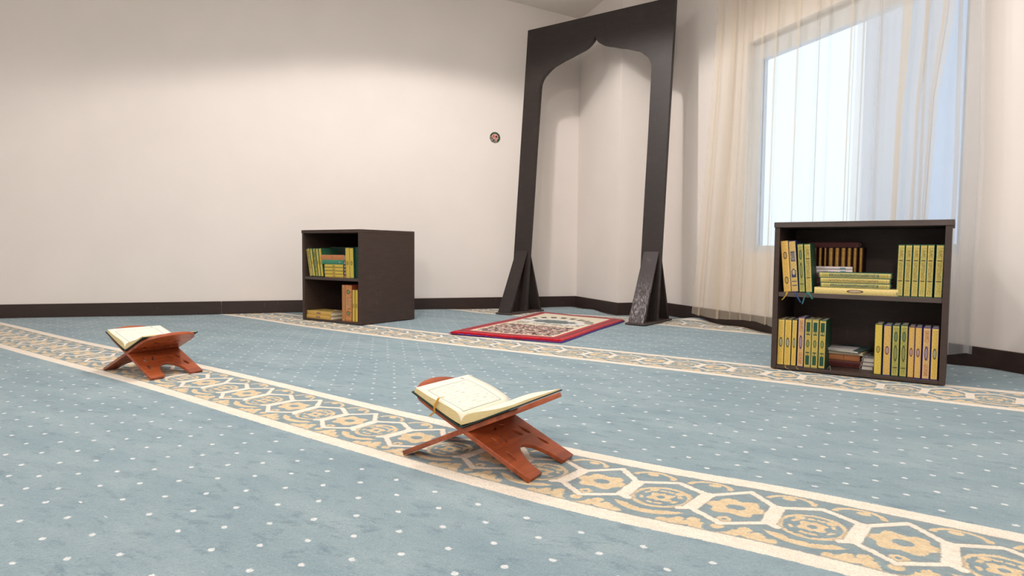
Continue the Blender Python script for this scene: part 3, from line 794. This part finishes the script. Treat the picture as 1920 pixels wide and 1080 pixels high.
mat_root = empty('prayer_mat', (-2.17, 3.3, .002), 0, 'red-bordered prayer mat with mosque picture lying before the wooden arch', 'rug')
def mat_mesh(name, zlo, zhi, grow, mat, rough_edge=0):
    me = bpy.data.meshes.new(name); n, k = 60, 90; vs = []; fs = []; uvs = []
    rnd = random.Random(5)
    def pos(a, b, z):
        p = mq[0]*(1-a)*(1-b)+mq[1]*a*(1-b)+mq[2]*a*b+mq[3]*(1-a)*b
        cx, cy = -2.17, 3.3
        hz = carpet_height(p)
        q = Vector((p.x-cx, p.y-cy, z-.002+max(0, hz)+.001*math.sin(a*9+b*7)))
        return q
    for j in range(k+1):
        for i in range(n+1):
            a, b = i/n, j/k
            ga = grow*(2*a-1); gb = grow*(2*b-1)
            if j in (0, k): gb += rnd.uniform(-1, 1)*rough_edge
            vs.append(pos(a+ga, b+gb, zhi if 0 < i < n and 0 < j < k else zlo+(zhi-zlo)*.55))
    top = len(vs)
    for j in range(k):
        for i in range(n):
            q = (j*(n+1)+i, j*(n+1)+i+1, (j+1)*(n+1)+i+1, (j+1)*(n+1)+i); fs.append(q)
            uvs.append([(i/n, j/k), ((i+1)/n, j/k), ((i+1)/n, (j+1)/k), (i/n, (j+1)/k)])
    ring = [(i, 0) for i in range(n)]+[(n, j) for j in range(k)]+[(i, k) for i in range(n, 0, -1)]+[(0, j) for j in range(k, 0, -1)]
    ids = [j*(n+1)+i for i, j in ring]; lo_ = []
    for q in ids:
        v_ = vs[q].copy(); v_.z -= (zhi-zlo)*.5; lo_.append(len(vs)); vs.append(v_)
    m_ = len(ids)
    for q in range(m_):
        a, b = q, (q+1) % m_
        fs.append((ids[a], lo_[a], lo_[b], ids[b])); uvs.append([(0, 0)]*4)
    fs.append(tuple(lo_[::-1]))
    me.from_pydata(vs, [], fs); Lr = me.uv_layers.new(name='UVMap')
    for f, q in zip(me.polygons, uvs):
        for c in range(4): Lr.data[f.loop_start+c].uv = q[c]
    for p in me.polygons[:n*k]: p.use_smooth = True
    me.update(); return link(name, me, mat, mat_root)
mat_mesh('backing', .0025, .0065, .009, simple('violet_backing', col(84, 66, 160), .9, .2, 60), .004)
mat_mesh('pile', .006, .0165, 0, mat_material())
bm = bmesh.new(); rnd = random.Random(11)
for k in range(150):
    a = rnd.random(); p = mq[0]*(1-a)+mq[1]*a
    for side in (0, 1):
        p = (mq[0]*(1-a)+mq[1]*a) if side == 0 else (mq[3]*(1-a)+mq[2]*a)
        s_ = -1 if side == 0 else 1
        x0, y0 = p.x+2.17, p.y-3.3
        ln = rnd.uniform(.008, .016); dx = rnd.uniform(-.003, .003); w_ = .0022
        z_ = .008
        q = [bm.verts.new(v_) for v_ in ((x0-w_, y0, z_), (x0+w_, y0, z_), (x0+w_+dx, y0+s_*ln, .0015), (x0-w_+dx, y0+s_*ln, .0015))]
        bm.faces.new(q)
bmesh.ops.solidify(bm, geom=bm.faces[:], thickness=.001)
fo = from_bm('fringe', bm, simple('red_fringe', col(176, 22, 44), .9, .25, 80), mat_root)
fo['kind'] = 'stuff'

# ------------------------------------------------------------------ round sticker on the wall
t = NT('printed_sticker'); o_, x, y, z = t.coord()
n1 = t.noise(t.vec(x, y, 0.0), 70, 2); n2 = t.noise(t.vec(x, y, 4.0), 130, 3)
rr = hyp(x, y)
c = t.mix(t.ss(n1, .4, .6), col(30, 90, 62), col(20, 50, 36))
blob = hyp(x+.002, y-.000)+(n1-.5)*.02
c = t.mix(t.ss(blob, .030, .027), c, col(196, 128, 118))
c = t.mix(t.ss(n2, .52, .58)*t.ss(blob, .030, .026), c, col(222, 190, 176))
c = t.mix(t.ss(hyp(x-.010, y-.006), .009, .007), c, col(80, 6, 16))
c = t.mix(t.ss(hyp(x+.012, y-.010), .007, .005), c, col(180, 60, 80))
low = t.ss(x*.75+y, -.016, -.019)
c = t.mix(low, c, t.mix(t.ss(n2, .46, .54), col(30, 26, 24), col(160, 152, 140)))
c = t.mix(t.ss(rr, .0405, .0415), c, col(40, 70, 56))
t.l.new(c, t.b.inputs['Base Color']); t.b.inputs['Roughness'].default_value = .4
bm = bmesh.new(); bmesh.ops.create_cone(bm, cap_ends=True, segments=48, radius1=.0425, radius2=.0415, depth=.003)
o = from_bm('round_sticker', bm, t.m)
sp = P(UA, P(0, 0).dot(AV), 0); spw = Vector((-3.142, 4.088, 1.336))
vloc = spw.dot(AV)
mm = Matrix.Translation(P(UA+.0018, vloc, 1.336)) @ Matrix((AV, Vector((0, 0, 1)), AV.cross(Vector((0, 0, 1))))).transposed().to_4x4()
o.location = mm.to_translation(); o.rotation_euler = mm.to_euler()
tag(o, 'small round green and pink picture sticker on the cream wall left of the arch', 'sticker')

# ------------------------------------------------------------------ folding book stands
def wood_red():
    t = NT('reddish_carved_wood'); o, x, y, z = t.coord()
    g = t.noise(t.vec(x*30, y*3, z*30), 1.6, 5, .6); g2 = t.noise(t.vec(x*8, y*1.2, z*8), 3, 3)
    c = t.mix(t.ss(g, .3, .7), col(138, 64, 36), col(182, 92, 50)); c = t.mix(t.ss(g2, .5, .7)*.4, c, col(112, 46, 24))
    t.l.new(c, t.b.inputs['Base Color']); t.b.inputs['Roughness'].default_value = .38; t.b.inputs['Coat Weight'].default_value = .15
    return t.m
M['stand'] = wood_red()
BW = .185
def leaf(cx, cy, ln, wd, ang, n=14):
    pts = []
    for i in range(n):
        a = 2*math.pi*i/n
        px = math.cos(a)*ln/2; py = math.sin(a)*wd/2*(abs(math.sin(a))**.4)*(1-.25*math.cos(a))
        ca, sa = math.cos(R(ang)), math.sin(R(ang)); pts.append((cx+px*ca-py*sa, cy+px*sa+py*ca))
    return pts
def board_mesh(flip):
    """outline: x = along the board (negative: leg, positive: book rest), y = across"""
    hw = BW/2; L1_, L2_ = .176, .102
    out = [(-L1_, -hw), (-L1_+.0, -hw+.046)]
    # arched cut between the feet, with a small point
    for (a, b) in ((.030, .044), (.052, .036), (.068, .026), (.079, .012), (.082, 0)):
        out.append((-L1_+a, -b*1.0))
    for (a, b) in ((.079, .012), (.068, .026), (.052, .036), (.030, .044)):
        out.append((-L1_+a, b))
    out += [(-L1_, hw-.046), (-L1_, hw), (-.02, hw-.002), (L2_, hw)]
    for i in range(1, 12):
        a = math.pi*i/12
        out.append((L2_+.074*math.sin(a)**.75, hw*math.cos(a)))
    out += [(L2_, -hw), (-.02, -hw+.002)]
    holes = []
    for s in (-1, 1):
        holes += [leaf(-.060, s*.027, .036, .014, s*-20), leaf(-.062, s*.057, .036, .013, s*-8), leaf(-.110, s*.066, .034, .013, s*-12), leaf(-.029, s*.014, .018, .008, s*-60),
                  leaf(.052, s*.054, .038, .014, s*20), leaf(.100, s*.036, .036, .014, s*48), leaf(.048, s*.020, .024, .010, s*10)]
    holes.append(leaf(.118, 0, .028, .013, 0))
    # hinge fingers: the other board passes through slots
    nf = 6; fwid = BW/nf
    for k in range(nf):
        if (k % 2 == 0) == flip:
            a, b = -hw+k*fwid+.0012, -hw+(k+1)*fwid-.0012
            if k == 0: a += .005
            if k == nf-1: b -= .005
            holes.append([(-.011, a), (.011, a), (.011, b), (-.011, b)])
    cu = bpy.data.curves.new('c', 'CURVE'); cu.dimensions = '2D'; cu.fill_mode = 'BOTH'; cu.extrude = .0042; cu.bevel_depth = .0010; cu.bevel_resolution = 1
    for pl in [out]+holes:
        sp_ = cu.splines.new('POLY'); sp_.points.add(len(pl)-1); sp_.use_cyclic_u = True
        for q, (a, b) in zip(sp_.points, pl): q.co = (a, b, 0, 1)
    ob = bpy.data.objects.new('c', cu); C.objects.link(ob); bpy.context.view_layer.update()
    me = bpy.data.meshes.new_from_object(ob.evaluated_get(bpy.context.evaluated_depsgraph_get()))
    bpy.data.objects.remove(ob); bpy.data.curves.remove(cu)
    me.materials.clear(); return me
TILT = R(24.6); HZ = .176*math.sin(TILT)+.0045
meA, meB = board_mesh(False), board_mesh(True)
for me in (meA, meB): me.materials.append(M['stand'])
def stand(loc, rz, label):
    r = empty('folding_book_stand', loc, rz, label, 'book stand', 'wooden folding book stands on the carpet')
    for me, sg in ((meA, 0), (meB, 1)):
        o = bpy.data.objects.new('carved_board', me); C.objects.link(o); o.parent = r; o.location = (0, 0, HZ)
        if sg == 0: o.rotation_euler = (0, -TILT, 0)                  # rest to the right
        else: o.rotation_euler = (0, TILT, R(180))[0:3]; 
        if sg == 1: o.rotation_euler = (Matrix.Rotation(R(180), 4, 'Z') @ Matrix.Rotation(-TILT, 4, 'Y')).to_euler()
    return r
def page_print(kind):
    t = NT('printed_page'); o, x, y, z = t.coord('UV')     # x: spine(0) to fore edge(1), y: near(0) to far(1)
    X, Y = x, y
    bx = (X-.50).abs()-.36; by = (Y-.47).abs()-.37
    d = bx.max(by)
    c = t.mix(t.noise(o, 3, 2), col(232, 226, 206), col(240, 234, 217))
    n = t.noise(t.vec(X*26, Y*3, 1.0), 3.2, 4, .7)
    ln = ((X*15).fract()-.5).abs()
    txt = t.ss(ln, .34, .22)*t.ss(n, .50, .60)*d.lt(-.02)
    c = t.mix(txt*.6, c, col(130, 126, 116))
    c = t.mix(t.ss(d.abs(), .010, .004)*.85, c, col(140, 142, 132))
    st = hyp((X-.93)*.8, Y-.80)
    c = t.mix(t.ss(st, .035, .022)*.6, c, col(120, 112, 104))
    t.l.new(c, t.b.inputs['Base Color']); t.b.inputs['Roughness'].default_value = .7
    return t.m
M['print'] = page_print(0)
def yellow_edges():
    t = NT('yellowed_page_edges'); o, x, y, z = t.coord()
    n = t.noise(t.vec(x*60, y*10, z*700), 1, 2)
    t.l.new(t.mix(n, col(214, 186, 124), col(244, 226, 176)), t.b.inputs['Base Color']); t.b.inputs['Roughness'].default_value = .8; return t.m
M['yedge'] = yellow_edges()
M['bcover'] = simple('dark_green_cover', col(34, 52, 46), .5, .2, 40)
def open_book(loc, rz, Wd, Ht, tl, tr_, label, ribbon=True):
    r = empty('open_book', loc, rz, label, 'book')
    z_off = .0062
    ca, sa = math.cos(TILT), math.sin(TILT)
    def pt(s, off, y, side): # s along board from the hinge, off above the board
        return Vector((side*(s*ca)-side*off*sa*1.0, y, s*sa+off*ca))
    # cover
    bm = bmesh.new(); tk = .003; base = z_off
    prof_lo = []; prof_hi = []
    for side, seq in ((-1, (Wd+.004, Wd*.6, Wd*.25, .010)), (1, (.010, Wd*.25, Wd*.6, Wd+.004))):
        for s in seq:
            a = pt(s, base, 0, side); b = pt(s, base+tk, 0, side); prof_lo.append(a); prof_hi.append(b)
    prof_lo.insert(4, Vector((0, 0, base+.0035))); prof_hi.insert(4, Vector((0, 0, base+.0075)))
    poly = [(p.x, -Ht/2-.003, p.z) for p in prof_lo]+[(p.x, -Ht/2-.003, p.z) for p in prof_hi[::-1]]
    n = len(prof_lo)
    for i in range(n-1):
        prism(bm, [poly[i], poly[i+1], poly[2*n-2-i], poly[2*n-1-i]], (0, Ht+.006, 0))
    bmesh.ops.remove_doubles(bm, verts=bm.verts, dist=1e-5)
    from_bm('cover', bm, M['bcover'], r)
    # page blocks
    for side, T_, tap in ((-1, tl, .62), (1, tr_, .93)):
        NS, NY = 22, 8; me = bpy.data.meshes.new('page_block'); vs = []; fs = []; uv = []; mi = []
        def thick(q):
            rise = min(1, q/.20); return T_*(1-(1-rise)**2.4)*(1+.10*math.sin(math.pi*min(1, q*1.25)))*(1-tap*q**1.3)
        for j in range(NY+1):
            y = -Ht/2+Ht*j/NY
            for i in range(NS+1):
                q = i/NS; s = .004+(Wd-.004)*q
                wob = .0012*math.sin(q*7+j*.5)
                vs.append(pt(s, base+tk+.003+thick(q)+wob, y, side))
        K = (NS+1)*(NY+1)
        for j in range(NY+1):
            y = -Ht/2+Ht*j/NY
            for i in range(NS+1):
                q = i/NS; s = .004+(Wd-.004)*q; vs.append(pt(s, base+tk+.0002+(.004*(1-q)**6 if True else 0), y, side))
        for j in range(NY):
            for i in range(NS):
                q = (j*(NS+1)+i, j*(NS+1)+i+1, (j+1)*(NS+1)+i+1, (j+1)*(NS+1)+i)
                fs.append(q); mi.append(0); uv.append([(i/NS, j/NY), ((i+1)/NS, j/NY), ((i+1)/NS, (j+1)/NY), (i/NS, (j+1)/NY)])
                fs.append(tuple(a+K for a in q[::-1])); mi.append(1); uv.append([(0, 0)]*4)
        for j in (0, NY):
            for i in range(NS):
                a, b = j*(NS+1)+i, j*(NS+1)+i+1
                fs.append((a, a+K, b+K, b)); mi.append(1); uv.append([(0, 0)]*4)
        for i in (0, NS):
            for j in range(NY):
                a, b = j*(NS+1)+i, (j+1)*(NS+1)+i
                fs.append((a, a+K, b+K, b)); mi.append(1); uv.append([(0, 0)]*4)
        me.from_pydata(vs, [], fs); Lr = me.uv_layers.new(name='UVMap')
        for f, q, k in zip(me.polygons, uv, mi):
            f.material_index = k; f.use_smooth = (k == 0)
            for c in range(4): Lr.data[f.loop_start+c].uv = q[c]
        bm = bmesh.new(); bm.from_mesh(me); bmesh.ops.recalc_face_normals(bm, faces=bm.faces); bm.to_mesh(me); bm.free()
        link('page_block', me, [M['print'], M['yedge']], r)
    if ribbon:
        bm = bmesh.new(); pv = None; y0 = -Ht/2
        s0 = Wd*.52
        base_p = pt(s0, base+tl+.012, y0+.012, -1)
        pts = [base_p, pt(s0+.004, base+tl+.010, y0-.002, -1), pt(s0+.004, base+tl*.5, y0-.007, -1), pt(s0-.002, base-.002, y0-.008, -1), pt(s0+.004, base-.016, y0-.010, -1)]
        for p in pts:
            q = (bm.verts.new(p-Vector((.0028, 0, 0))), bm.verts.new(p+Vector((.0028, 0, 0))))
            if pv: bm.faces.new((pv[0], pv[1], q[1], q[0]))
            pv = q
        bmesh.ops.solidify(bm, geom=bm.faces[:], thickness=.0007)
        from_bm('ribbon_bookmark', bm, cover_mat((226, 180, 70)), r)
    return r
c1_ = Vector((-.868, 1.110, .001)); ph1 = R(4)
stand(c1_, ph1, 'reddish wooden folding book stand nearest the camera in the middle of the stripe')
open_book(c1_+Vector((0, 0, HZ)), ph1, .142, .195, .018, .016, 'open book with a yellow ribbon on the nearer, middle stand')
c2_ = Vector((-2.448, 1.145, .002)); ph2 = R(3)
stand(c2_, ph2, 'reddish wooden folding book stand farther back at the left')
open_book(c2_+Vector((0, 0, HZ)), ph2, .140, .192, .017, .015, 'open book without ribbon on the farther, left stand', ribbon=False)
